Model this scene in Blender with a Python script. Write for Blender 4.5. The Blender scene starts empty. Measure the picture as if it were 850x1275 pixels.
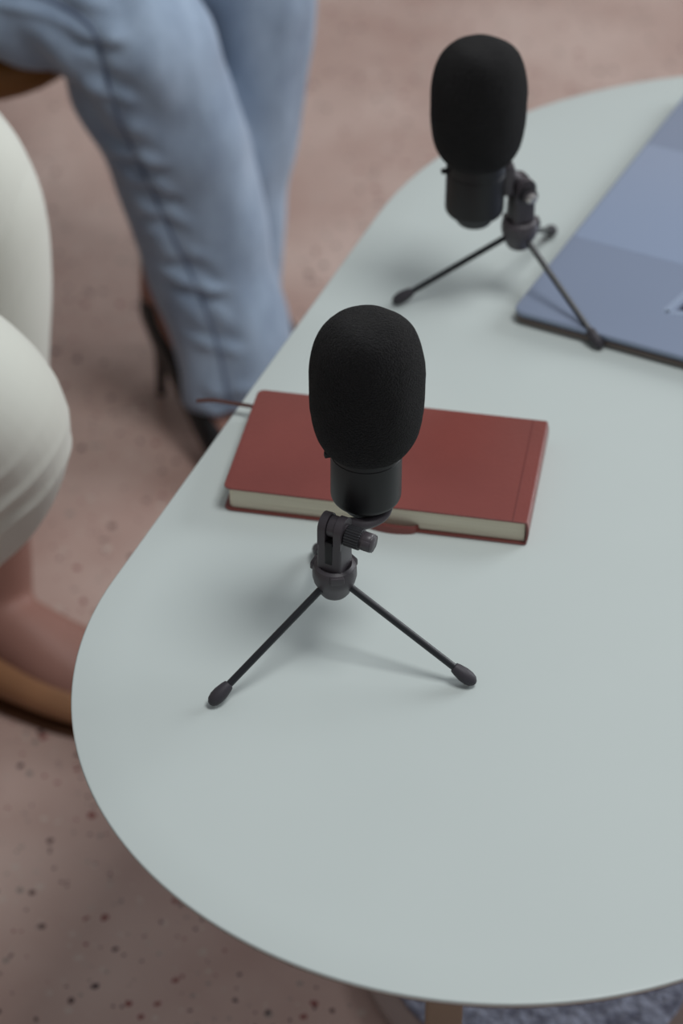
import bpy, bmesh, math, random
from mathutils import Vector, Matrix, noise
random.seed(4)
PI = math.pi
S = 0.01                     # everything is laid out in centimetres
TT = 46.0                    # height of the table top above the floor (cm)
sc = bpy.context.scene
col = sc.collection

# ---------------------------------------------------------------- materials
def srgb(r, g, b):
    def f(c):
        c /= 255.0
        return c / 12.92 if c <= 0.04045 else ((c + 0.055) / 1.055) ** 2.4
    return (f(r), f(g), f(b), 1)

def mat(name, color, rough=0.5, spec=0.5, metal=0.0, bump=None, var=None, sheen=0.0, coat=0.0, coord='Object'):
    """bump=(scale, strength, distance, detail); var=(scale, amount) mottles the colour a little."""
    m = bpy.data.materials.new(name); m.use_nodes = True
    nt = m.node_tree; N = nt.nodes; L = nt.links
    b = N['Principled BSDF']
    b.inputs['Base Color'].default_value = color
    b.inputs['Roughness'].default_value = rough
    b.inputs['Specular IOR Level'].default_value = spec
    b.inputs['Metallic'].default_value = metal
    b.inputs['Sheen Weight'].default_value = sheen
    b.inputs['Sheen Roughness'].default_value = 0.6
    b.inputs['Coat Weight'].default_value = coat
    b.inputs['Coat Roughness'].default_value = 0.25
    tc = N.new('ShaderNodeTexCoord')
    if bump:
        n = N.new('ShaderNodeTexNoise'); n.inputs['Scale'].default_value = bump[0]
        n.inputs['Detail'].default_value = bump[3]
        L.new(tc.outputs[coord], n.inputs['Vector'])
        bp = N.new('ShaderNodeBump'); bp.inputs['Strength'].default_value = bump[1]
        bp.inputs['Distance'].default_value = bump[2]
        L.new(n.outputs['Fac'], bp.inputs['Height']); L.new(bp.outputs['Normal'], b.inputs['Normal'])
    if var:
        n = N.new('ShaderNodeTexNoise'); n.inputs['Scale'].default_value = var[0]
        n.inputs['Detail'].default_value = 4
        L.new(tc.outputs[coord], n.inputs['Vector'])
        r = N.new('ShaderNodeValToRGB')
        a = var[1]
        r.color_ramp.elements[0].position = 0.3; r.color_ramp.elements[1].position = 0.7
        r.color_ramp.elements[0].color = tuple(c * (1 - a) for c in color[:3]) + (1,)
        r.color_ramp.elements[1].color = tuple(min(1, c * (1 + a)) for c in color[:3]) + (1,)
        L.new(n.outputs['Fac'], r.inputs['Fac']); L.new(r.outputs['Color'], b.inputs['Base Color'])
    return m

def terrazzo():
    m = bpy.data.materials.new('terrazzo'); m.use_nodes = True
    nt = m.node_tree; N = nt.nodes; L = nt.links; b = N['Principled BSDF']
    tc = N.new('ShaderNodeTexCoord')
    big = N.new('ShaderNodeTexNoise'); big.inputs['Scale'].default_value = 4.0; big.inputs['Detail'].default_value = 6
    L.new(tc.outputs['Object'], big.inputs['Vector'])
    base = N.new('ShaderNodeValToRGB')
    base.color_ramp.elements[0].position = .35; base.color_ramp.elements[1].position = .68
    base.color_ramp.elements[0].color = FLOOR_A; base.color_ramp.elements[1].color = FLOOR_B
    L.new(big.outputs['Fac'], base.inputs['Fac'])
    last = base.outputs['Color']
    warp = N.new('ShaderNodeTexNoise'); warp.inputs['Scale'].default_value = 90
    L.new(tc.outputs['Object'], warp.inputs['Vector'])
    for scale, thr, seed, keep in ((52, .20, 0, .4), (80, .24, 3.3, .35), (150, .25, 7.1, .25)):
        mp = N.new('ShaderNodeMapping'); mp.inputs['Location'].default_value = (seed, seed * .7, 0)
        L.new(tc.outputs['Object'], mp.inputs['Vector'])
        mx = N.new('ShaderNodeMix'); mx.data_type = 'VECTOR'; mx.inputs[0].default_value = .006
        L.new(mp.outputs['Vector'], mx.inputs[4]); L.new(warp.outputs['Color'], mx.inputs[5])
        v = N.new('ShaderNodeTexVoronoi'); v.inputs['Scale'].default_value = scale
        L.new(mx.outputs[1], v.inputs['Vector'])
        lt = N.new('ShaderNodeMath'); lt.operation = 'LESS_THAN'; lt.inputs[1].default_value = thr
        L.new(v.outputs['Distance'], lt.inputs[0])
        sp = N.new('ShaderNodeSeparateColor'); L.new(v.outputs['Color'], sp.inputs[0])
        kp = N.new('ShaderNodeMath'); kp.operation = 'LESS_THAN'; kp.inputs[1].default_value = keep
        L.new(sp.outputs['Red'], kp.inputs[0])
        an = N.new('ShaderNodeMath'); an.operation = 'MULTIPLY'
        L.new(lt.outputs[0], an.inputs[0]); L.new(kp.outputs[0], an.inputs[1])
        cr = N.new('ShaderNodeValToRGB'); cr.color_ramp.interpolation = 'CONSTANT'
        e = cr.color_ramp.elements
        e[0].position = 0; e[0].color = srgb(88, 66, 64)
        e[1].position = .22; e[1].color = srgb(150, 138, 130)
        for p, c in ((.42, srgb(196, 180, 170)), (.6, srgb(126, 66, 62)), (.74, srgb(186, 168, 158)), (.92, srgb(58, 42, 48))):
            q = e.new(p); q.color = c
        L.new(sp.outputs['Green'], cr.inputs['Fac'])
        mc = N.new('ShaderNodeMix'); mc.data_type = 'RGBA'
        L.new(an.outputs[0], mc.inputs[0]); L.new(last, mc.inputs[6]); L.new(cr.outputs['Color'], mc.inputs[7])
        last = mc.outputs[2]
    L.new(last, b.inputs['Base Color'])
    b.inputs['Roughness'].default_value = .38
    return m

def denim():
    m = bpy.data.materials.new('denim'); m.use_nodes = True
    nt = m.node_tree; N = nt.nodes; L = nt.links; b = N['Principled BSDF']
    tc = N.new('ShaderNodeTexCoord')
    n = N.new('ShaderNodeTexNoise'); n.inputs['Scale'].default_value = 9; n.inputs['Detail'].default_value = 8
    n.inputs['Roughness'].default_value = .62
    mp = N.new('ShaderNodeMapping'); mp.inputs['Scale'].default_value = (1.6, 1.6, .8)
    L.new(tc.outputs['Object'], mp.inputs['Vector']); L.new(mp.outputs['Vector'], n.inputs['Vector'])
    r = N.new('ShaderNodeValToRGB')
    r.color_ramp.elements[0].position = .3; r.color_ramp.elements[1].position = .7
    r.color_ramp.elements[0].color = DENIM_A; r.color_ramp.elements[1].color = DENIM_B
    L.new(n.outputs['Fac'], r.inputs['Fac']); L.new(r.outputs['Color'], b.inputs['Base Color'])
    w = N.new('ShaderNodeTexWave'); w.inputs['Scale'].default_value = 260; w.inputs['Distortion'].default_value = 1.5
    w.bands_direction = 'DIAGONAL'
    L.new(tc.outputs['Object'], w.inputs['Vector'])
    bp = N.new('ShaderNodeBump'); bp.inputs['Strength'].default_value = .25; bp.inputs['Distance'].default_value = .0004
    L.new(w.outputs['Fac'], bp.inputs['Height']); L.new(bp.outputs['Normal'], b.inputs['Normal'])
    b.inputs['Roughness'].default_value = .9; b.inputs['Specular IOR Level'].default_value = .15
    b.inputs['Sheen Weight'].default_value = .25
    return m

FLOOR_A = srgb(172, 143, 133); FLOOR_B = srgb(202, 180, 170)
DENIM_A = srgb(116, 132, 154); DENIM_B = srgb(160, 178, 198)
M = dict(
    floor=terrazzo(), denim=denim(),
    denim_seam=mat('denim_seam', srgb(98, 110, 134), .9, .1, bump=(500, .4, .0006, 2)),
    wall=mat('plaster', srgb(214, 206, 196), .9, .2, bump=(60, .1, .001, 3)),
    top=mat('table_lacquer', srgb(189, 198, 195), .32, .42, var=(7, .012)),
    band=mat('table_edge', srgb(120, 102, 90), .6, .3, var=(40, .1)),
    leg=mat('beige_table_leg', srgb(150, 132, 114), .5, .4, var=(20, .04)),
    foam=mat('black_foam', srgb(12, 11, 12), .95, .11, bump=(1150, 1.0, .0032, 2), sheen=.07, var=(850, .9)),
    body=mat('matt_black_body', srgb(22, 21, 23), .46, .38),
    knobm=mat('satin_black_plastic', srgb(40, 40, 43), .42, .45),
    plast=mat('dark_grey_plastic', srgb(66, 61, 65), .42, .5, bump=(900, .15, .0003, 2)),
    slot=mat('black_plastic', srgb(18, 18, 20), .5, .4),
    rod=mat('black_painted_rod', srgb(26, 28, 32), .32, .5),
    rub=mat('grey_rubber', srgb(55, 52, 57), .55, .4),
    glint=mat('glint_metal', srgb(190, 186, 182), .3, .5, metal=.9),  # pale metal that stands in for the screw end's highlight
    leather=mat('burgundy_leatherette', srgb(120, 60, 54), .34, .55, bump=(420, .35, .0006, 3), var=(14, .08)),
    pages=None,
    ribbon=mat('brown_ribbon', srgb(70, 42, 36), .7, .3, bump=(900, .3, .0003, 2)),
    lid=mat('slate_blue_lid', srgb(134, 146, 168), .34, .5, metal=.15, var=(5, .02)),
    panel=mat('pale_blue_panel', srgb(146, 160, 184), .32, .5, metal=.15),
    lside=mat('dark_laptop_edge', srgb(104, 92, 86), .4, .5, metal=.2),
    logo=mat('polished_logo', srgb(176, 192, 216), .2, .6, metal=.5),
    logo_in=mat('dark_logo_centre', srgb(38, 44, 66), .3, .5),
    cream=mat('cream_trouser_cloth', srgb(206, 208, 198), .85, .2, bump=(700, .25, .0004, 3), sheen=.2),
    skin=mat('skin', srgb(146, 106, 94), .55, .4, bump=(300, .1, .0003, 3), var=(12, .05)),
    nude=mat('tan_shoe_leather', srgb(150, 108, 76), .5, .4, var=(30, .05)),
    blackshoe=mat('black_patent_leather', srgb(14, 12, 14), .25, .5),
    seat=mat('amber_brown_seat_leather', srgb(128, 84, 36), .5, .4, var=(10, .1), bump=(250, .3, .0006, 3)),
    wood=mat('dark_brown_chair_wood', srgb(88, 58, 38), .5, .4, var=(22, .15)),
    rug=None,
    rugedge=mat('taupe_rug_binding', srgb(150, 134, 128), .95, .1, bump=(300, .6, .001, 2)),
    frame=mat('white_window_frame', srgb(225, 225, 222), .5, .4),
)
def pages_mat():
    m = mat('cream_pages', srgb(236, 230, 208), .85, .2)
    nt = m.node_tree; N = nt.nodes; L = nt.links; b = N['Principled BSDF']
    tc = N.new('ShaderNodeTexCoord'); mp = N.new('ShaderNodeMapping')
    mp.inputs['Scale'].default_value = (2, 2, 900)
    n = N.new('ShaderNodeTexNoise'); n.inputs['Scale'].default_value = 2.5; n.inputs['Detail'].default_value = 3
    L.new(tc.outputs['Object'], mp.inputs['Vector']); L.new(mp.outputs['Vector'], n.inputs['Vector'])
    r = N.new('ShaderNodeValToRGB')
    r.color_ramp.elements[0].position = .35; r.color_ramp.elements[1].position = .6
    r.color_ramp.elements[0].color = srgb(206, 198, 174); r.color_ramp.elements[1].color = srgb(238, 232, 210)
    L.new(n.outputs['Fac'], r.inputs['Fac']); L.new(r.outputs['Color'], b.inputs['Base Color'])
    return m
M['pages'] = pages_mat()
def rug_mat():
    m = mat('blue_grey_rug', srgb(112, 118, 138), 1.0, .05, bump=(140, 1.0, .006, 4), sheen=.3)
    nt = m.node_tree; N = nt.nodes; L = nt.links; b = N['Principled BSDF']
    tc = N.new('ShaderNodeTexCoord')
    n = N.new('ShaderNodeTexNoise'); n.inputs['Scale'].default_value = 70; n.inputs['Detail'].default_value = 5
    L.new(tc.outputs['Object'], n.inputs['Vector'])
    r = N.new('ShaderNodeValToRGB')
    r.color_ramp.elements[0].position = .38; r.color_ramp.elements[1].position = .62
    r.color_ramp.elements[0].color = srgb(118, 122, 142); r.color_ramp.elements[1].color = srgb(182, 190, 212)
    L.new(n.outputs['Fac'], r.inputs['Fac']); L.new(r.outputs['Color'], b.inputs['Base Color'])
    return m
M['rug'] = rug_mat()

# ---------------------------------------------------------------- mesh helpers (centimetres in, metres out)
def link_mesh(name, bm, m, parent=None, smooth=True, angle=40):
    bmesh.ops.recalc_face_normals(bm, faces=bm.faces)
    for v in bm.verts: v.co *= S
    me = bpy.data.meshes.new(name)
    bm.to_mesh(me); bm.free()
    mats = m if isinstance(m, (list, tuple)) else [m]
    for x in mats: me.materials.append(x)
    if smooth:
        for p in me.polygons: p.use_smooth = True
        if angle: me.set_sharp_from_angle(angle=math.radians(angle))
    o = bpy.data.objects.new(name, me); col.objects.link(o)
    if parent: o.parent = parent
    return o

def thing(name, label, cat, loc, rz=0, group=None):
    o = bpy.data.objects.new(name, None); col.objects.link(o)
    o.empty_display_size = .02
    o.location = [c * S for c in loc]; o.rotation_euler = (0, 0, rz)
    tag(o, label, cat, group)
    return o

def tag(o, label, cat, group=None):
    o['label'] = label; o['category'] = cat
    if group: o['group'] = group

def rings(bm, rs, cap0=True, cap1=True, closed=True):
    vs = [[bm.verts.new(p) for p in r] for r in rs]
    n = len(rs[0])
    for a, b in zip(vs, vs[1:]):
        for i in range(n):
            j = (i + 1) % n
            bm.faces.new((a[i], a[j], b[j], b[i]))
    if cap0: bm.faces.new(vs[0][::-1])
    if cap1: bm.faces.new(vs[-1])

def lathe(bm, prof, n=48, M4=None, cap0=True, cap1=True):
    rs = []
    for r, z in prof:
        r = max(r, 1e-3)
        ring = [Vector((r * math.cos(2 * PI * i / n), r * math.sin(2 * PI * i / n), z)) for i in range(n)]
        if M4: ring = [M4 @ p for p in ring]
        rs.append(ring)
    rings(bm, rs, cap0, cap1)

def aim(p, d, up=(0, 0, 1)):
    """matrix whose local z runs along d from p"""
    z = Vector(d).normalized()
    x = Vector(up).cross(z)
    if x.length < 1e-4: x = Vector((1, 0, 0))
    x.normalize(); y = z.cross(x)
    m = Matrix((x, y, z)).transposed().to_4x4(); m.translation = Vector(p)
    return m

def catmull(pts, k=6):
    P = [list(map(float, p)) for p in pts]
    P = [[2 * a - b for a, b in zip(P[0], P[1])]] + P + [[2 * a - b for a, b in zip(P[-1], P[-2])]]
    out = []
    for i in range(1, len(P) - 2):
        for s in range(k):
            t = s / k
            out.append([.5 * (2 * b + (c - a) * t + (2 * a - 5 * b + 4 * c - d) * t * t + (3 * b - a - 3 * c + d) * t ** 3)
                        for a, b, c, d in zip(P[i - 1], P[i], P[i + 1], P[i + 2])])
    out.append(P[-2])
    return out

def loft(bm, sect, n=28, k=6, up=(0, 0, 1), round_ends=False):
    """sect: (x, y, z, ra, rb): ra across, rb along the transported 'up'."""
    st = catmull(sect, k) if k else sect
    u = Vector(up); rs = []
    C = [Vector(s[:3]) for s in st]
    for i, s in enumerate(st):
        t = (C[min(i + 1, len(C) - 1)] - C[max(i - 1, 0)]).normalized()
        u = (u - t * u.dot(t)).normalized()
        w = t.cross(u)
        rs.append([C[i] + w * (s[3] * math.cos(2 * PI * q / n)) + u * (s[4] * math.sin(2 * PI * q / n)) for q in range(n)])
    if round_ends:
        def endcap(c, t, ring, rev):
            o = []
            for f in (.35, .7, .92):
                sc_ = math.sqrt(1 - f * f)
                rr = sum((p - c).length for p in ring) / len(ring)
                o.append([c + (p - c) * sc_ + t * (rr * f * .8) for p in ring])
            return o[::-1] if rev else o
        t0 = (C[0] - C[1]).normalized(); t1 = (C[-1] - C[-2]).normalized()
        rs = endcap(C[0], t0, rs[0], True) + rs + endcap(C[-1], t1, rs[-1], False)
    rings(bm, rs)

def tube(bm, pts, r, n=16, k=6):
    loft(bm, [tuple(p) + (r, r) for p in pts], n, k, up=(.1, .2, 1) if abs(Vector(pts[1])[2] - Vector(pts[0])[2]) < 1e-3 else (.9, .3, .1))

def prism(bm, pts, z0, z1, bev=0, seg=3):
    """vertical prism over an outline with rounded top and bottom arris"""
    n = len(pts); c = Vector((sum(p[0] for p in pts) / n, sum(p[1] for p in pts) / n))
    nor = []
    for i in range(n):
        a = Vector(pts[i - 1][:2]); b = Vector(pts[(i + 1) % n][:2]); t = (b - a).normalized()
        nor.append(Vector((t.y, -t.x)))
    def ring(ins, z): return [Vector((pts[i][0] - nor[i].x * ins, pts[i][1] - nor[i].y * ins, z)) for i in range(n)]
    rs = []
    if bev:
        for s in range(seg + 1):
            a = PI / 2 * s / seg; rs.append(ring(bev * (1 - math.sin(a)), z0 + bev * (1 - math.cos(a))))
        for s in range(seg + 1):
            a = PI / 2 * s / seg; rs.append(ring(bev * (1 - math.cos(a)), z1 - bev * (1 - math.sin(a))))
    else: rs = [ring(0, z0), ring(0, z1)]
    rings(bm, rs)

def rrect(x0, y0, x1, y1, rads, n=8):
    """ccw outline; rads for corners (x0y0, x1y0, x1y1, x0y1)"""
    out = []
    for (cx, cy, a0, r, sx, sy) in ((x0, y0, PI, rads[0], 1, 1), (x1, y0, 1.5 * PI, rads[1], -1, 1), (x1, y1, 0, rads[2], -1, -1), (x0, y1, .5 * PI, rads[3], 1, -1)):
        for i in range(n + 1):
            a = a0 + PI / 2 * i / n
            out.append((cx + sx * r + r * math.cos(a), cy + sy * r + r * math.sin(a)))
    return out

def box(bm, c, s, rz=0, bev=.1, seg=2, M4=None):
    b2 = bmesh.new()
    bmesh.ops.create_cube(b2, size=1)
    for v in b2.verts: v.co = Vector((v.co.x * s[0], v.co.y * s[1], v.co.z * s[2]))
    if bev: bmesh.ops.bevel(b2, geom=list(b2.edges) + list(b2.verts), offset=bev, segments=seg, affect='EDGES', profile=.6)
    X = Matrix.Translation(Vector(c)) @ Matrix.Rotation(rz, 4, 'Z')
    if M4: X = M4 @ X
    vm = {}
    for v in b2.verts: vm[v] = bm.verts.new(X @ v.co)
    for f in b2.faces: bm.faces.new([vm[v] for v in f.verts])
    b2.free()

def ellipsoid(bm, c, r, rz=0, n=24):
    prof = [(math.sin(PI * i / n), -math.cos(PI * i / n)) for i in range(1, n)]
    X = Matrix.Translation(Vector(c)) @ Matrix.Rotation(rz, 4, 'Z') @ Matrix.Diagonal((r[0], r[1], r[2], 1))
    lathe(bm, prof, n, X)

def fuse(name, bm, m, parent, voxel=.45, smooth_it=6, disp=None, keep=True):
    """voxel-fuses overlapping lofts into ONE continuous surface, then displaces its vertices"""
    me = bpy.data.meshes.new(name + '_raw'); bmesh.ops.recalc_face_normals(bm, faces=bm.faces)
    bm.to_mesh(me); bm.free()
    o = bpy.data.objects.new(name, me); col.objects.link(o)
    r = o.modifiers.new('r', 'REMESH'); r.mode = 'VOXEL'; r.voxel_size = voxel
    s = o.modifiers.new('s', 'SMOOTH'); s.factor = .5; s.iterations = smooth_it
    dg = bpy.context.evaluated_depsgraph_get(); dg.update()
    ev = bpy.data.meshes.new_from_object(o.evaluated_get(dg))
    o.modifiers.clear(); o.data = ev; ev.name = name; bpy.data.meshes.remove(me)
    if disp:
        nn = [v.normal.copy() for v in ev.vertices]
        for v, nv in zip(ev.vertices, nn): v.co = v.co + nv * disp(v.co, nv)
    for v in ev.vertices: v.co *= S
    ev.materials.clear(); ev.materials.append(m)
    for p in ev.polygons: p.use_smooth = True
    if parent: o.parent = parent
    return o

# ---------------------------------------------------------------- the room
def structure(name, bm, m):
    o = link_mesh(name, bm, m, smooth=False); o['kind'] = 'structure'; return o
bm = bmesh.new(); box(bm, (50, 200, -5), (800, 700, 10), bev=0); structure('floor', bm, M['floor'])
bm = bmesh.new(); box(bm, (50, 555, 140), (800, 10, 280), bev=0); structure('wall_back', bm, M['wall'])
bm = bmesh.new(); box(bm, (-355, 200, 140), (10, 700, 280), bev=0); structure('wall_left', bm, M['wall'])
bm = bmesh.new(); box(bm, (50, 546.5, 5), (798, 7, 10), bev=.5); structure('baseboard_back', bm, M['frame'])

# ---------------------------------------------------------------- rug
rug = thing('oval_rug', 'blue-grey mottled oval rug with a taupe border on the floor under the table', 'rug', (16.1, 131, 0))
def oval(r, n=48):
    return [(r * math.cos(PI + PI * i / n), r * math.sin(PI + PI * i / n)) for i in range(n + 1)] + [(r * math.cos(PI * i / n), 30 + r * math.sin(PI * i / n)) for i in range(n + 1)]
def oring(r, z): return [Vector((x, y, z)) for x, y in oval(r)]
RR = 12.7
bm = bmesh.new(); rings(bm, [oring(RR, .05), oring(RR + .05, .7), oring(RR - .3, 1.0)])
link_mesh('rug_pile', bm, M['rug'], rug)
bm = bmesh.new()
rs = [oring(RR - .2, .02), oring(RR + 1.7, .02), oring(RR + 1.9, .4), oring(RR + 1.7, .8), oring(RR - .2, .85)]
vsr = [[bm.verts.new(p) for p in q] for q in rs]
for a, b in zip(vsr, vsr[1:] + vsr[:1]):
    for i in range(len(a)):
        j = (i + 1) % len(a); bm.faces.new((a[i], a[j], b[j], b[i]))
link_mesh('rug_border', bm, M['rugedge'], rug)

# ---------------------------------------------------------------- table
TC1, TR1, TC2, TR2 = Vector((9.38, 113.56)), 26.51, Vector((39.26, 155.44)), 39.12
def table_outline(ins=0, n=72):
    d = TC2 - TC1; L = d.length; a0 = math.atan2(d.y, d.x)
    be = math.acos((TR1 - TR2) / L)
    pts = []
    for i in range(n + 1):
        a = a0 - be + 2 * be * i / n
        pts.append((TC2.x + (TR2 - ins) * math.cos(a), TC2.y + (TR2 - ins) * math.sin(a)))
    for i in range(n + 1):
        a = a0 + be + 2 * (PI - be) * i / n
        pts.append((TC1.x + (TR1 - ins) * math.cos(a), TC1.y + (TR1 - ins) * math.sin(a)))
    # drop duplicates
    out = []
    for p in pts:
        if not out or (Vector(p) - Vector(out[-1])).length > .05: out.append(p)
    if (Vector(out[0]) - Vector(out[-1])).length < .05: out.pop()
    return out
ctr = Vector((20, 133))
table = thing('coffee_table', 'pale mint-grey lacquered coffee table with a rounded egg-shaped top', 'table', (ctr.x, ctr.y, 0))
def tring(ins, z): return [Vector((x - ctr.x, y - ctr.y, z)) for x, y in table_outline(ins)]
bm = bmesh.new()
rs = [tring(.12, TT - .42)]
for s in range(5):
    a = PI / 2 * s / 4; rs.append(tring(.13 * (1 - math.cos(a)), TT - .13 + .13 * math.sin(a)))
rs += [tring(3, TT)]
nn = min(len(r) for r in rs)
assert all(len(r) == nn for r in rs)
rings(bm, rs); link_mesh('tabletop', bm, M['top'], table, angle=60)
bm = bmesh.new()
rings(bm, [tring(3.2, TT - 1.7), tring(.5, TT - .75), tring(.22, TT - .62), tring(.22, TT - .42)])
link_mesh('edge_band', bm, M['band'], table, angle=50)
for (x, y) in ((7.25, 110), (62, 150), (22, 172)):
    bm = bmesh.new(); box(bm, (x - ctr.x, y - ctr.y, (TT - 1.4) / 2 + .55), (2.5, 2.5, TT - 1.4 - 1.1), bev=.25, seg=3)
    link_mesh('leg', bm, M['leg'], table)
bm = bmesh.new()
box(bm, (16 - ctr.x, 141 - ctr.y, TT - 3.2), (3, 60, 3), rz=-math.atan2(15, 62), bev=.2)
link_mesh('rail', bm, M['leg'], table)

# ---------------------------------------------------------------- microphones
GM = 'desktop microphones on tripods'
def foam_bm():
    b = bmesh.new(); prof = []
    n = 72; R, ZT, ZB = 3.56, 4.62, 5.15
    for i in range(n + 1):
        a = -PI / 2 + PI * i / n
        c, s = math.cos(a), math.sin(a)
        z = (ZT if s > 0 else ZB) * math.copysign(abs(s) ** (.80 if s > 0 else .66), s)
        r = R * abs(c) ** (.57 if s > 0 else .47)
        if s < 0: r = max(r * (1 - .04 * (z / ZB) ** 2), 0)
        prof.append((r, z))
    # foam stops at its mouth round the barrel
    prof = [(2.15, -4.8)] + [p for p in prof if p[0] > 2.3 or p[1] > 0]
    lathe(b, prof, 96)
    for v in b.verts:
        d = noise.noise(v.co * .55) * .06 + noise.noise(v.co * 2.1) * .018
        nv = Vector((v.co.x, v.co.y, v.co.z * .5)).normalized(); v.co += nv * d
        # slight dimples in the crown, as in a squashed foam cap
        if v.co.z > 3.6:
            v.co.z -= .10 * math.exp(-((v.co.x - .7) ** 2 + (v.co.y + 1.6) ** 2) / .9)
    return b

def microphone(label, x, y, legyaw, off, fz, bl, blockyaw, style):
    DZ = .62                 # the stand's raise above its first-guess heights
    t = thing('desktop_microphone', label, 'microphone', (x, y, TT), 0, GM)
    ox, oy = off; bot = fz - bl
    b = foam_bm()
    for v in b.verts: v.co += Vector((ox, oy, fz))
    link_mesh('foam_windscreen', b, M['foam'], t, angle=None)
    # barrel with a rounded lower edge, a seam line under the foam and a dial at the bottom
    b = bmesh.new(); R = 2.24
    pr = [(1.5, bot)]
    for i in range(7):
        a = PI / 2 * i / 6; pr.append((R - .55 + .55 * math.sin(a), bot + .55 - .55 * math.cos(a)))
    pr += [(R, bot + 3.6), (R - .04, bot + 3.63), (R - .04, bot + 3.68), (R, bot + 3.71), (R, fz - 3.5), (R - .3, fz - 3.3)]
    lathe(b, pr, 64, Matrix.Translation((ox, oy, 0))); link_mesh('barrel', b, M['body'], t, angle=50)
    b = bmesh.new()
    lathe(b, [(1.0, bot - .85), (1.22, bot - .82), (1.36, bot - .66), (1.4, bot - .3), (1.4, bot + .1)], 48, Matrix.Translation((ox, oy, 0)))
    link_mesh('gain_dial', b, M['knobm'], t)
    b = bmesh.new(); an = math.radians(196)
    box(b, (ox + 2.45 * math.cos(an), oy + 2.45 * math.sin(an), bot + 3.95), (.55, .35, .35), rz=an, bev=.07)
    link_mesh('button', b, M['slot'], t)
    # hub: a cup that holds the legs
    def up(bm_):
        for v in bm_.verts: v.co.z += DZ
        return bm_
    b = bmesh.new()
    lathe(b, [(.5, 3.95), (.85, 4.0), (1.02, 4.25), (1.12, 4.7), (1.32, 5.05), (1.42, 5.5), (1.40, 6.05), (1.30, 6.3), (1.1, 6.42), (.9, 6.3), (.85, 5.6)], 48)
    link_mesh('hub', up(b), M['plast'], t, angle=35)
    b = bmesh.new()
    for k in range(3):
        a = legyaw + 2 * PI * k / 3 + PI / 3
        box(b, (1.28 * math.cos(a), 1.28 * math.sin(a), 6.02), (.5, .9, .55), rz=a, bev=.12)
    link_mesh('hub_ribs', up(b), M['plast'], t)
    # yoke: tapered block with a fork on top and a slot in its faces
    w = 1.62; c0 = Matrix.Rotation(blockyaw, 4, 'Z')
    b = bmesh.new()
    def sq(s, z, r=.16): return [c0 @ Vector((p[0], p[1], z)) for p in rrect(-s / 2, -s / 2, s / 2, s / 2, (r,) * 4, 4)]
    rings(b, [sq(w * 1.06, 5.5), sq(w * 1.04, 7.0), sq(w, 8.35)])
    for sx in (-1, 1):      # prongs with round tops
        prong = []
        th = .52
        xo = sx * (w / 2 - th / 2)
        outl = [(-w / 2, 8.2), (w / 2, 8.2)] + [(w / 2 * math.cos(q * PI / 10), 9.35 + w / 2 * math.sin(q * PI / 10)) for q in range(11)]
        inner = [c0 @ Vector((xo - th / 2, yy, zz)) for yy, zz in outl]
        outer = [c0 @ Vector((xo + th / 2, yy, zz)) for yy, zz in outl]
        rings(b, [inner, outer])
    bmesh.ops.bevel(b, geom=[e for e in b.edges if e.is_manifold and e.calc_face_angle(0) > .9 and max(v.co.z for v in e.verts) > 8.4], offset=.06, segments=2, affect='EDGES')
    link_mesh('yoke', up(b), M['plast'], t, angle=35)
    b = bmesh.new(); box(b, (0, -w / 2 + .02, 7.75), (.5, .16, 1.7), bev=.04, M4=c0)
    box(b, (0, -.35, 6.05), (1.35, 1.2, .22), bev=.05, M4=c0)
    link_mesh('yoke_slot', up(b), M['slot'], t)
    # pivot barrel between the prongs and the arm that carries the barrel
    b = bmesh.new()
    X = c0 @ aim((-w / 2 - .06, 0, 9.35), (1, 0, 0))
    lathe(b, [(.3, 0), (.36, .02), (.36, w + .08), (.3, w + .12)], 24, X)
    X = c0 @ aim((-.27, 0, 9.35), (1, 0, 0))
    lathe(b, [(.6, 0), (.7, .04), (.7, .5), (.6, .54)], 32, X)
    if style == 'under':
        loft(b, [(0, 0, 9.35, .3, .45), (ox * .25 + .4, oy * .2, 9.1, .34, .42), (ox * .6 + .7, oy * .35, 8.75, .46, .36), (ox + 1.0, oy * .6, 8.85, .5, .32), (ox + 1.5, oy * .85, bot - DZ + .5, .45, .3)], 16, 5)
    else:
        loft(b, [(0, 0, 9.35, .35, .4), (ox * .12, oy * .1, 10.0, .5, .4), (ox * .24, oy * .24, 10.6, .62, .34), (ox * .27, oy * .27, 11.1, .6, .3), (ox * .28, oy * .28, 11.4, .35, .2)], 16, 5, up=(1, 0, 0))
        d = Vector((ox, oy, 0)).normalized()
        box(b, (d.x * 1.2, d.y * 1.2, 10.1), (.75, 1.2, 2.5), rz=math.atan2(d.y, d.x), bev=.18)
    link_mesh('tilt_arm', up(b), M['plast'], t)
    # knurled thumb screw with a flattened grip
    b = bmesh.new()
    X = c0 @ aim((w / 2 + .05, 0, 9.35 - .35), (1, 0, -.03))
    KL = 1.0 if style == 'under' else .35
    n = 72; prof = [(.6, 0), (.70, .06), (.70, 1.0 * KL), (.6, 1.06 * KL)]
    rs = []
    for r, z in prof:
        rs.append([X @ Vector(((r - (.05 if i % 3 == 0 else 0)) * math.cos(2 * PI * i / n), (r - (.05 if i % 3 == 0 else 0)) * math.sin(2 * PI * i / n), z)) for i in range(n)])
    rings(b, rs)
    ts = link_mesh('thumb_screw', up(b), M['knobm'], t, angle=25)
    b = bmesh.new()
    rings(b, [[X @ Vector((rx * math.cos(2 * PI * i / 6 + .3), rx * math.sin(2 * PI * i / 6 + .3), z)) for i in range(6)] for rx, z in ((.5, .95 * KL), (.70, 1.12 * KL), (.70, 1.8 * KL), (.58, 1.9 * KL))])
    bmesh.ops.bevel(b, geom=list(b.edges), offset=.09, segments=3, affect='EDGES')
    link_mesh('screw_grip', up(b), M['plast'], ts, angle=50)
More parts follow.
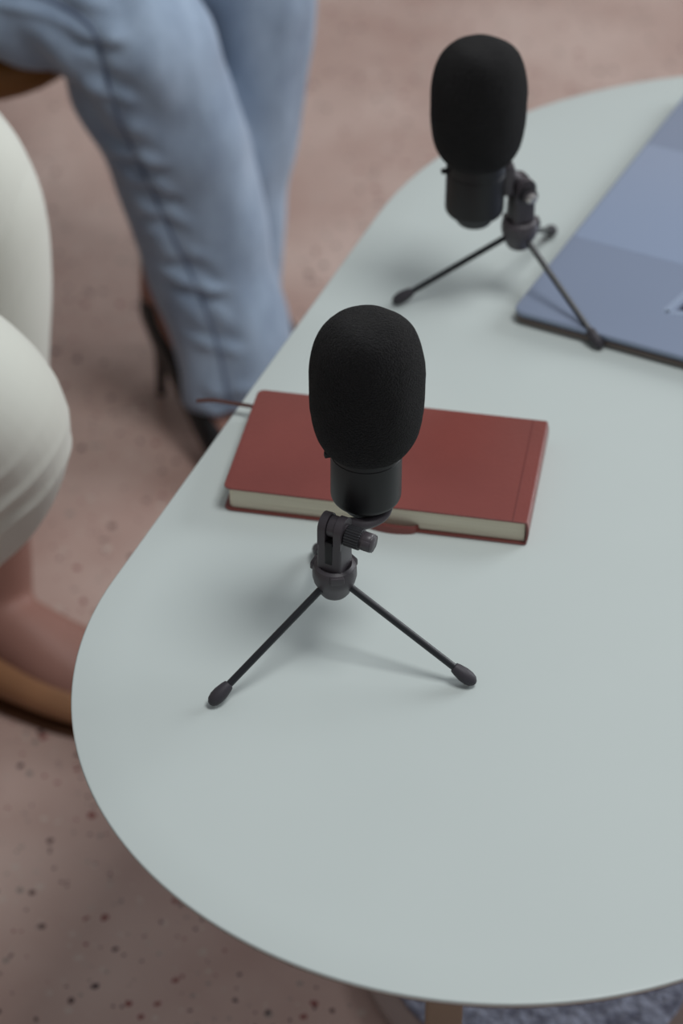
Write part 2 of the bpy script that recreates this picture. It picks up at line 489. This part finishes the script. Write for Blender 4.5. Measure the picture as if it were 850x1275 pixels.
    if style != 'under':
        b = bmesh.new(); lathe(b, [(.05, 0), (.42, 0), (.42, .08), (.3, .2), (.1, .26)], 24, c0 @ aim((w / 2 + .72, 0, 9.0), (1, 0, 0)))  # bright disc added to paint the highlight on the screw's end
        link_mesh('screw_glint', up(b), M['glint'], t)
    # three legs
    for k in range(3):
        a = legyaw + 2 * PI * k / 3; d = Vector((math.cos(a), math.sin(a), 0))
        p0 = d * .7 + Vector((0, 0, 5.0 + DZ)); p1 = d * 9.35 + Vector((0, 0, .52))
        dr = (p1 - p0).normalized(); L = (p1 - p0).length
        b = bmesh.new(); lathe(b, [(.24, 0), (.24, L - .7)], 20, aim(p0, dr))
        lg = link_mesh('leg', b, M['rod'], t)
        b = bmesh.new()
        lathe(b, [(.25, 0), (.33, .04), (.40, .28), (.48, .8), (.47, 1.2), (.38, 1.52), (.2, 1.72), (.02, 1.78)], 28, aim(p1 - dr * 1.3, dr))
        link_mesh('foot_cap', b, M['rub'], lg)
    return t

microphone('black foam-topped microphone on a small tripod in front of the burgundy notebook, in sharp focus',
           -.424, 116.625, -2.50, (1.96, 2.98), 18.75, 8.85, math.radians(-27), 'under')
microphone('black foam-topped microphone on a small tripod standing beside the laptop, farther from the viewer',
           13.563, 157.8, -2.989, (-3.59, -1.02), 17.65, 9.45, math.radians(-66), 'side')

# ---------------------------------------------------------------- notebook
bw, bd, bh = 21.1, 11.85, 2.0
nb = thing('notebook', 'closed burgundy leather-look notebook with cream pages lying behind the front microphone', 'notebook', (-8.19, 130.73, TT), -.1815)
bm = bmesh.new(); prism(bm, rrect(0, 0, bw, bd, (.55, .15, .15, .55)), bh - .15, bh, .06)
cv = link_mesh('front_cover', bm, M['leather'], nb, angle=60)
bm = bmesh.new(); prism(bm, rrect(0, 0, bw, bd, (.55, .15, .15, .55)), 0.004, .15, .06)
link_mesh('back_cover', bm, M['leather'], nb, angle=60)
bm = bmesh.new()
sp = [(x, z * bh / 1.6) for x, z in [(bw - .12, .02), (bw + .02, .12), (bw + .12, .5), (bw + .14, .8), (bw + .12, 1.15), (bw + .02, 1.5), (bw - .12, 1.6), (bw - .12, 1.48), (bw - .06, 1.1), (bw - .04, .8), (bw - .06, .5), (bw - .12, .12)]]
rings(bm, [[Vector((x, yy, z)) for x, z in sp] for yy in (.02, bd - .02)])
link_mesh('spine', bm, M['leather'], nb, angle=50)
bm = bmesh.new(); box(bm, (bw - 1.0, bd / 2, bh + .005), (.09, bd - .1, .03), bev=.01)
link_mesh('cover_crease', bm, mat('dark_burgundy_crease', srgb(104, 46, 42), .5), cv)
bm = bmesh.new(); prism(bm, rrect(.3, .3, bw - .15, bd - .3, (.5, .05, .05, .5)), .15, bh - .15, .03)
link_mesh('page_block', bm, M['pages'], nb)
bm = bmesh.new()       # pen loop peeping out below the pages
loft(bm, [(10.0, .35, .12, .10, .5), (10.5, -.1, .13, .10, .6), (11.9, -.3, .14, .10, .6), (13.2, -.12, .13, .10, .5), (13.6, .3, .12, .12, .4)], 12, 5)
link_mesh('pen_loop', bm, M['leather'], nb)
bm = bmesh.new()       # ribbon marker leaving the far left corner and sticking out past the table edge
def nloc(x, y, z):
    dx, dy = x + 8.19, y - 130.73; c_, s_ = math.cos(-.1815), math.sin(-.1815)
    return (dx * c_ + dy * s_, -dx * s_ + dy * c_, z)
rb = [nloc(-3.5, 140.9, .95), nloc(-5.0, 141.2, .97), nloc(-6.6, 141.7, .95), nloc(-7.9, 142.1, .9), nloc(-9.3, 142.35, .98), nloc(-10.6, 142.4, .9)]
loft(bm, [p + (.24, .07) for p in rb], 10, 6)
link_mesh('ribbon_marker', bm, M['ribbon'], nb)

# ---------------------------------------------------------------- laptop
la = thing('laptop', 'closed slate-blue laptop lying at the right edge of the table', 'laptop', (13.0, 153.95, TT), math.atan2(-.4475, .8943))
lw, ld = 26.0, 39.6
bm = bmesh.new(); prism(bm, rrect(.1, .1, lw - .1, ld - .1, (.8,) * 4), .12, .66, .2)
link_mesh('base', bm, M['lside'], la, angle=50)
bm = bmesh.new(); prism(bm, rrect(0, 0, lw, ld, (.9,) * 4), .78, 1.25, .14)
lid = link_mesh('lid', bm, M['lid'], la, angle=60)
bm = bmesh.new(); prism(bm, rrect(.25, .25, lw - .25, ld - .25, (.8,) * 4), .64, .80, 0)
link_mesh('lid_gap', bm, M['slot'], la)
bm = bmesh.new(); prism(bm, rrect(.2, 11.9, lw - 2.2, 28.3, (.35,) * 4), 1.25, 1.262, .004)
link_mesh('pale_panel', bm, M['panel'], lid)
bm = bmesh.new()
# slanted V-shaped emblem, bright outline round a dark centre
def stroke(bm, a, b_, w, z0, z1):
    a, b_ = Vector(a), Vector(b_); d = (b_ - a).normalized(); n = Vector((-d.y, d.x)) * w / 2
    prism(bm, [tuple(a - n), tuple(b_ - n), tuple(b_ + n), tuple(a + n)], z0, z1)
stroke(bm, (10.6, 5.0), (11.3, 9.4), .55, 1.25, 1.275); stroke(bm, (10.6, 5.0), (13.2, 5.6), .4, 1.25, 1.275); stroke(bm, (13.2, 5.6), (13.9, 9.4), .55, 1.25, 1.275)
em = link_mesh('emblem', bm, M['logo'], lid, smooth=False)
bm = bmesh.new(); prism(bm, [(11.35, 5.75), (12.75, 5.95), (13.3, 9.2), (11.9, 9.4)], 1.25, 1.27)
link_mesh('emblem_centre', bm, M['logo_in'], em, smooth=False)
for (x, y) in ((2, 2), (lw - 2, 2), (2, ld - 2), (lw - 2, ld - 2)):
    bm = bmesh.new(); lathe(bm, [(.5, 0), (.55, .05), (.55, .2)], 20, Matrix.Translation((x, y, 0))); link_mesh('rubber_foot', bm, M['slot'], la)

# ---------------------------------------------------------------- seated people (the photo shows them from the lap down)
def rel(o): return Vector(o)
def body_from(bm_fn, name, m, parent, origin, **kw):
    b = bm_fn()
    for v in b.verts: v.co -= Vector(origin)
    return fuse(name, b, m, parent, **kw)

def foot_sections(heel, toe, ankle, w=4.2, lift=0.0):
    h, t_, a = Vector(heel), Vector(toe), Vector(ankle)
    d = t_ - h
    def at(f, dz): return h + d * f + Vector((0, 0, dz))
    return [tuple(at(.00, 3.0)) + (2.3, 2.5), tuple(at(.12, 3.3)) + (2.9, 3.2), tuple(at(.32, 4.0)) + (3.1, 3.9), tuple(at(.52, 3.1)) + (3.5, 3.0),
            tuple(at(.72, 2.2)) + (4.0, 2.1), tuple(at(.88, 1.6)) + (3.8, 1.5), tuple(at(1.0, 1.3)) + (2.6, 1.1)]

# ---- woman in blue jeans and black stilettos
JO = (-40, 206, 0)
J_FRONT = dict(hip=(-61, 214, 51), knee=(-18.5, 201, 48), ankle=(-15.5, 201.5, 13))
J_BACK = dict(hip=(-60, 232, 51), knee=(-7.5, 216.5, 50), ankle=(-8.5, 214, 12))
def jeans_bm():
    b = bmesh.new()
    # near leg: thigh, knee, then a wide straight shin
    loft(b, [(-72, 217, 51, 8.5, 8.5), (-60, 214, 51.2, 8.6, 8.4), (-45, 209, 50.6, 8.4, 8.2), (-33, 206, 49.6, 7.9, 7.9), (-25, 204.5, 48.6, 7.4, 7.6),
             (-20.0, 204.0, 44.5, 6.9, 7.5), (-18.0, 204.6, 38.5, 6.7, 7.2), (-16.3, 205.4, 32.5, 6.6, 7.1), (-14.2, 205.4, 23, 6.5, 6.7), (-11.9, 203.6, 13, 6.5, 6.3), (-10.7, 202.4, 5.9, 6.9, 6.1)], 40, 8)
    loft(b, [(-70, 234, 51, 8.5, 8.5), (-58, 230, 51.2, 8.6, 8.4), (-42, 225, 51, 8.4, 8.2), (-26, 220.5, 50.5, 7.8, 7.4), (-15, 217, 50.0, 7.2, 7.0),
             (-9.6, 215.2, 46.0, 6.2, 6.4), (-8.8, 214.8, 40, 5.7, 5.9), (-9.3, 214.6, 33, 5.5, 5.7), (-10.4, 214.3, 24, 5.3, 5.3), (-11.2, 213.6, 14, 5.2, 5.0), (-11.4, 213.4, 9.5, 5.2, 4.9)], 40, 8)
    ellipsoid(b, (-70, 225, 54.2), (14, 18, 11.5))
    lathe(b, [(1, 58), (13.2, 58), (12.8, 66), (12.5, 69), (1, 69)], 32, Matrix.Translation((-72, 224, 0)) @ Matrix.Diagonal((.82, 1.25, 1, 1)))
    return b
JSEAM = [(-45, 199, 53), (-30.6, 196.5, 51.8), (-26.3, 196, 50.8), (-22.7, 196, 48.5), (-21.8, 197.5, 44.5), (-20.7, 199, 38.6), (-19.8, 199.5, 35.4), (-18.2, 200, 30.2), (-16.5, 200, 25.3), (-14.6, 199, 20.9), (-13.0, 198, 16.3), (-12.0, 197, 12.2), (-11.2, 196.5, 7.5)]
JS = [Vector(p) for p in catmull(JSEAM, 8)]
def jeans_disp(co, nv):
    p = co + Vector(JO)
    d = noise.noise(p * .13) * .55 + noise.noise(Vector((p.x * .3, p.y * .3, p.z * .16)) + Vector((9, 0, 0))) * .25
    dm = (min((Vector((p.x - s.x, 0, p.z - s.z))).length for s in JS) if nv.y < -.2 and p.y < 209 else 9, 0)
    if dm[0] < 4:   # puckered side seam
        d += -.28 * math.exp(-(dm[0] / .7) ** 2)
        d += .75 * (.2 + .5 * max(0, noise.noise(Vector((3, p.z * .22, 1))) + .3)) * math.sin(p.z * 1.9 + 2.6 * noise.noise(Vector((p.z * .35, 5, p.x * .2))) + p.x * .4) * math.exp(-((dm[0] - 1.2) / 1.1) ** 2)
    k = (p - Vector((-26, 203, 42))).length      # folds in the knee pit
    if k < 15: d += .7 * math.sin((p.x + 24) * 1.0 + (p.z - 42) * .75 + .8 * noise.noise(p * .2)) * math.exp(-(k / 8.5) ** 2)
    return d

jperson = body_from(lambda: (lambda b: (
    loft(b, [(-70, 217, 51, 7, 7), (-45, 209, 50.6, 7, 6.6), (-26, 204.6, 48.6, 5.6, 5.6), (-20.5, 204.3, 44.5, 5.2, 5.4), (-17.5, 205.2, 34, 5.0, 5.2), (-16.6, 206, 22, 3.7, 3.9), (-17.4, 206.0, 14, 3.0, 3.3)], 24, 6),
    loft(b, [(-18.1, 206.9, 12.4, 1.9, 2.0), (-16.4, 204.5, 11.4, 2.3, 2.6), (-13.8, 200.8, 7.6, 2.2, 2.0), (-11.0, 196.8, 4.2, 2.5, 1.3), (-8.8, 193.7, 2.7, 2.2, .9), (-7.9, 192.5, 2.4, 1.4, .7)], 20, 5),
    loft(b, [(-69, 234, 51, 7, 7), (-42, 225, 51, 7, 6.6), (-15.2, 217, 50, 5.6, 5.4), (-9.8, 215.4, 45.5, 4.7, 5.0), (-9.0, 214.8, 33, 4.3, 4.5), (-10.8, 215.6, 20, 3.4, 3.6), (-11.6, 216.2, 13, 2.9, 3.2)], 24, 6),
    loft(b, [(-12.5, 216.9, 12.4, 1.9, 2.0), (-10.8, 214.5, 11.4, 2.3, 2.6), (-8.2, 210.8, 7.6, 2.2, 2.0), (-5.4, 206.8, 4.2, 2.5, 1.3), (-3.2, 203.7, 2.7, 2.2, .9), (-2.3, 202.5, 2.4, 1.4, .7)], 20, 5),
    ellipsoid(b, (-70, 225, 54), (12.5, 16.5, 10)),
    lathe(b, [(1, 55), (12, 55), (11.5, 66), (11.3, 70), (1, 70)], 32, Matrix.Translation((-72, 224, 0)) @ Matrix.Diagonal((.8, 1.22, 1, 1))),
    b)[-1])(bmesh.new()), 'person', M['skin'], None, JO, voxel=.4, smooth_it=4)
jperson.location = [c * S for c in JO]
tag(jperson, 'seated person in light blue jeans and black high-heeled shoes behind the table', 'person')
jj = body_from(jeans_bm, 'jeans', M['denim'], jperson, JO, voxel=.32, smooth_it=5, disp=jeans_disp)
sp_ = []
for p in catmull(JSEAM, 3):      # lay the seam on the cloth, seen from the person's left side
    hit, loc, nr, _ = jj.ray_cast(Vector((p[0] + 40, -.3 / S, p[2])) * S, Vector((0, 1, 0)))
    if hit: sp_.append(tuple(loc / S - Vector((0, .0, 0))) + (.17, .12))
bm = bmesh.new(); loft(bm, sp_, 8, 2); link_mesh('side_seam', bm, M['denim_seam'], jj)

def stiletto(parent, org, heel, toe):
    """pump: heel counter, vamp with pointed toe, sole, spike"""
    ox, oy = org[0], org[1]
    H = Vector(heel); T = Vector(toe); d = (T - H); d.z = 0; L = d.length; d.normalize(); n = Vector((-d.y, d.x, 0))
    O = Vector(org)
    def P(f, s, z): return H * 1.0 + d * (L * f) + n * s + Vector((0, 0, z - H.z)) - O
    foot_top = lambda f: 9.6 * (1 - min(f / .66, 1)) ** 1.15 * 1.0 + .5      # sole height along the shoe
    b = bmesh.new()
    secs = [(0.0, 1.6, 4.4), (.06, 2.5, 5.4), (.16, 2.9, 6.0), (.28, 3.1, 6.2), (.42, 3.3, 5.8), (.56, 3.6, 5.0), (.68, 3.9, 4.3), (.80, 3.7, 3.3), (.90, 2.6, 2.1), (.97, 1.4, 1.5), (1.0, .5, .9)]
    rs = []
    for f, w, hh in secs:
        z0 = foot_top(f)
        r = []
        for i in range(20):
            a = PI * 2 * i / 20
            s = math.cos(a) * w; z = z0 + (hh / 2) + math.sin(a) * hh / 2
            r.append(P(f, s, z))
        rs.append(r)
    rings(b, rs)
    sh = link_mesh('high_heel_shoe', b, M['blackshoe'], parent, angle=60)
    b = bmesh.new()
    pf = Vector(P(.05, 0, foot_top(.05) + .6)); pe = Vector(P(.03, 0, 0.05))
    loft(b, [tuple(pf) + (1.8, 1.8), tuple(pf.lerp(pe, .2)) + (1.1, 1.1), tuple(pf.lerp(pe, .5)) + (.65, .65), tuple(pe + Vector((0, 0, .4))) + (.5, .5), tuple(pe) + (.55, .55)], 14, 4, up=(1, 0, 0))
    link_mesh('stiletto_heel', b, M['blackshoe'], sh)
stiletto(jperson, JO, (-19.6, 209.0, 0), (-6.0, 189.8, 0))
stiletto(jperson, JO, (-14.0, 219.0, 0), (-0.4, 199.8, 0))

# chair of the jeans wearer
ch = thing('armchair', 'brown leather seat edge under the person in blue jeans', 'chair', (-60, 226, 0))
bm = bmesh.new(); prism(bm, rrect(-24, -25, 35, 25, (6, 11, 11, 6)), 38.0, 42.4, 1.9, 6); link_mesh('seat_cushion', bm, M['seat'], ch)
bm = bmesh.new(); prism(bm, rrect(-23, -18, 14, 20, (5, 8, 8, 5)), 35.0, 38.1, .5); link_mesh('seat_frame', bm, M['wood'], ch)
bm = bmesh.new(); box(bm, (-31, 0, 60), (7, 48, 44), bev=2.5, seg=4); link_mesh('backrest', bm, M['seat'], ch)
for sx, sy in ((-19, -14), (-19, 16), (8, -14), (8, 16)):
    bm = bmesh.new(); lathe(bm, [(1.1, 0), (1.3, .3), (1.9, 35.2)], 20, Matrix.Translation((sx, sy, 0))); link_mesh('leg', bm, M['wood'], ch)

# ---- woman in cream trousers, bare ankles and tan flats
CO = (-55, 158, 0)
def cream_bm():
    b = bmesh.new()
    # near leg, knee forward
    loft(b, [(-84, 149, 52, 9, 9), (-66, 146.8, 52.4, 8.8, 8.6), (-50, 144.5, 52.0, 8.2, 7.9), (-38, 143.2, 50.9, 7.5, 7.4), (-30.2, 142.8, 48.2, 6.9, 7.1),
             (-27.0, 143.4, 43.8, 6.7, 6.8), (-28.5, 146.0, 36.5, 6.2, 6.3), (-33.2, 150.4, 28, 5.8, 5.9), (-39.0, 155.5, 17, 5.4, 5.5)], 40, 8)
    loft(b, [(-84, 172, 53, 9, 9), (-68, 171, 53.4, 8.8, 8.6), (-52, 170.5, 53, 8.0, 7.8), (-40, 170.2, 52.6, 7.2, 7.0), (-34.0, 170.2, 51.0, 6.6, 6.8),
             (-31.0, 170.2, 46.5, 6.2, 6.3), (-30.4, 169.9, 39, 6.0, 6.0), (-30.8, 169.2, 31, 5.7, 5.7), (-31.6, 168.2, 23, 5.2, 5.2)], 40, 8)
    ellipsoid(b, (-82, 160.5, 55), (14, 18, 11.5))
    lathe(b, [(1, 57), (13.2, 57), (12.8, 65), (12.5, 68), (1, 68)], 32, Matrix.Translation((-84, 160.5, 0)) @ Matrix.Diagonal((.82, 1.25, 1, 1)))
    return b
def cream_disp(co, nv):
    p = co + Vector(CO)
    d = noise.noise(p * .1) * .3
    if p.y < 156:                                 # three soft creases across the back of the near knee
        u = (p.z - 40.5) * .75 - (p.x + 25) * .66
        q = math.exp(-(((p.x + 27) / 5.5) ** 2 + ((p.z - 39.5) / 4.6) ** 2))
        d += .75 * q * (math.exp(-((u + 2.3 + .3 * noise.noise(p * .3)) / .42) ** 2) + math.exp(-((u + .1) / .42) ** 2) + .8 * math.exp(-((u - 2.3) / .4) ** 2) - .35)
    k = (p - Vector((-33, 165, 47))).length
    if k < 14:
        u = (p.z - 44) * .5 - (p.x + 32) * 1.0
        d += .4 * (abs(math.sin(u * .9)) ** .6 - .6) * math.exp(-(k / 7) ** 2)
    return d
def cream_skin():
    b = bmesh.new()
    loft(b, [(-82, 149, 52, 7.5, 7.5), (-50, 144.5, 52, 6.8, 6.4), (-31, 142.9, 48.3, 5.4, 5.5), (-27.8, 143.8, 43, 5.2, 5.3), (-33.6, 151, 27, 4.4, 4.6), (-40.6, 157.6, 12, 3.0, 3.3), (-41.8, 158.4, 6.5, 3.0, 3.3)], 24, 6)
    loft(b, [(-42.0, 162.6, 3.6, 2.2, 2.4), (-41.9, 160, 4.2, 2.9, 3.3), (-41.7, 155.6, 4.3, 3.0, 3.4), (-41.2, 149.6, 3.2, 3.5, 2.4), (-40.8, 143.6, 2.2, 3.9, 1.7), (-40.5, 139.6, 1.8, 2.6, 1.1)], 20, 5)
    loft(b, [(-84, 172, 53, 7.5, 7.5), (-52, 170.5, 53, 6.8, 6.4), (-34.5, 170.2, 50.5, 5.4, 5.5), (-31.6, 170, 46, 5.2, 5.2), (-31.2, 169, 32, 4.6, 4.8), (-31.4, 167.3, 18, 3.6, 3.8), (-31.5, 166.3, 10, 3.5, 3.7), (-31.6, 165.8, 6, 3.4, 3.5)], 24, 6)
    loft(b, [(-36.8, 166.2, 3.8, 2.4, 2.6), (-34.2, 165.8, 4.6, 3.2, 3.7), (-30.0, 163.9, 5.2, 3.4, 4.3), (-25, 161.4, 4.2, 3.9, 3.3), (-19.5, 159.6, 2.8, 4.2, 2.1), (-15.8, 158.4, 2.2, 3.2, 1.4)], 20, 5)
    ellipsoid(b, (-82, 160.5, 55), (12.5, 16.5, 10))
    lathe(b, [(1, 55), (12, 55), (11.5, 66), (11.3, 69), (1, 69)], 32, Matrix.Translation((-84, 160.5, 0)) @ Matrix.Diagonal((.8, 1.22, 1, 1)))
    return b
cperson = body_from(cream_skin, 'person', M['skin'], None, CO, voxel=.4, smooth_it=16)
cperson.location = [c * S for c in CO]
tag(cperson, 'seated person in cream trousers with bare ankles and tan flat shoes at the left edge', 'person')
body_from(cream_bm, 'trousers', M['cream'], cperson, CO, voxel=.32, smooth_it=5, disp=cream_disp)
def flat(parent, org, secs):
    b = bmesh.new(); O = Vector(org)
    rs = []
    st = catmull(secs, 6)
    C = [Vector(s[:3]) for s in st]
    n = 28
    for i, s in enumerate(st):
        t = (C[min(i + 1, len(C) - 1)] - C[max(i - 1, 0)]); t.z = 0; t.normalize(); w = Vector((-t.y, t.x, 0))
        ring = []
        for q in range(n):
            a = 2 * PI * q / n
            ring.append(C[i] - O + w * s[3] * math.copysign(abs(math.cos(a)) ** .8, math.cos(a)) + Vector((0, 0, s[4] * math.sin(a))))
        rs.append(ring)
    rings(b, rs)
    return link_mesh('flat_shoe', b, M['nude'], parent)
def sole(parent, org, secs):
    b = bmesh.new(); O = Vector(org); L_, R_ = [], []
    st = catmull(secs, 4); C = [Vector(s[:3]) for s in st]
    for i, s in enumerate(st):
        t = (C[min(i + 1, len(C) - 1)] - C[max(i - 1, 0)]); t.z = 0; t.normalize(); w = Vector((-t.y, t.x, 0))
        L_.append(C[i] + w * s[3] * .98 - O); R_.append(C[i] - w * s[3] * .98 - O)
    out = [(p.x, p.y) for p in R_] + [(p.x, p.y) for p in L_[::-1]]
    prism(b, out, 0.0, .55, .12); link_mesh('shoe_sole', b, M['wood'], parent)
fs = [(-39.0, 166.9, 2.6, 1.8, 2.0), (-37.2, 166.5, 3.2, 3.1, 2.9), (-33.2, 165.0, 3.3, 4.1, 3.0), (-28, 162.4, 3.0, 4.6, 2.7), (-23, 160.4, 2.6, 4.9, 2.3), (-18, 159.0, 2.1, 4.6, 1.8), (-14.5, 158.0, 1.7, 3.0, 1.3), (-13.0, 157.6, 1.4, 1.0, .8)]
sh = flat(cperson, CO, fs); sole(sh, CO, fs)
fs = [(-42.1, 164.2, 2.0, 1.4, 1.4), (-42, 162.6, 2.4, 2.7, 2.1), (-41.8, 157.6, 2.5, 3.3, 2.1), (-41.3, 150.6, 2.1, 3.7, 1.8), (-40.8, 143.6, 1.8, 4.2, 1.6), (-40.5, 139.6, 1.5, 3.2, 1.2), (-40.4, 137.6, 1.3, 1.0, .7)]
sh = flat(cperson, CO, fs); sole(sh, CO, fs)
ch = thing('armchair', 'brown leather armchair under the person in cream trousers, outside the left edge', 'chair', (-78, 160, 0))
bm = bmesh.new(); prism(bm, rrect(-26, -29, 27, 29, (6, 9, 9, 6)), 36.8, 43.2, 2.6, 6); link_mesh('seat_cushion', bm, M['seat'], ch)
bm = bmesh.new(); prism(bm, rrect(-25, -28, 23, 28, (5, 8, 8, 5)), 33.8, 36.9, .5); link_mesh('seat_frame', bm, M['wood'], ch)
bm = bmesh.new(); box(bm, (-33, 0, 63), (7, 52, 44), bev=2.5, seg=4); link_mesh('backrest', bm, M['seat'], ch)
for sx, sy in ((-21, -23), (-21, 23), (12, -23), (12, 23)):
    bm = bmesh.new(); lathe(bm, [(1.1, 0), (1.3, .3), (1.9, 34)], 20, Matrix.Translation((sx, sy, 0))); link_mesh('leg', bm, M['wood'], ch)

# ---------------------------------------------------------------- light
def area(name, loc, target, size, power, color=(1, 1, 1), sy=None):
    l = bpy.data.lights.new(name, 'AREA'); l.energy = power; l.size = size; l.color = color
    if sy: l.shape = 'RECTANGLE'; l.size_y = sy
    o = bpy.data.objects.new(name, l); col.objects.link(o)
    o.location = [c * S for c in loc]
    d = Vector(target) - Vector(loc); o.rotation_euler = d.to_track_quat('-Z', 'Y').to_euler()
    return o
area('ceiling_lamp', (65, 110, 265), (5, 130, 46), 0.75, 27, (.99, .995, 1.0))
area('window_light', (330, 330, 200), (0, 235, 20), 2.2, 88, (.92, .96, 1.0), 1.6)
w = bpy.data.worlds.new('World'); sc.world = w; w.use_nodes = True
bg = w.node_tree.nodes['Background']; bg.inputs['Color'].default_value = (.90, .93, 1.0, 1); bg.inputs['Strength'].default_value = .27

# ---------------------------------------------------------------- camera
cd = bpy.data.cameras.new('camera'); cam = bpy.data.objects.new('camera', cd); col.objects.link(cam)
cam.location = (0, 0, (TT + 104.086) * S)
th, ro = .673, .003
cam.matrix_world = Matrix.Translation(cam.location) @ Matrix.Rotation(PI / 2 - th, 4, 'X') @ Matrix.Rotation(ro, 4, 'Z')
cd.sensor_fit = 'VERTICAL'; cd.sensor_height = 36.0; cd.lens = 2999 / 1275 * 36
cd.clip_start = .05
cd.dof.use_dof = True; cd.dof.focus_distance = 1.50; cd.dof.aperture_fstop = 4.6
sc.camera = cam
sc.view_settings.view_transform = 'Standard'; sc.view_settings.look = 'None'
sc.view_settings.exposure = 0.0; sc.view_settings.gamma = 1.0; sc.view_settings.use_curve_mapping = False
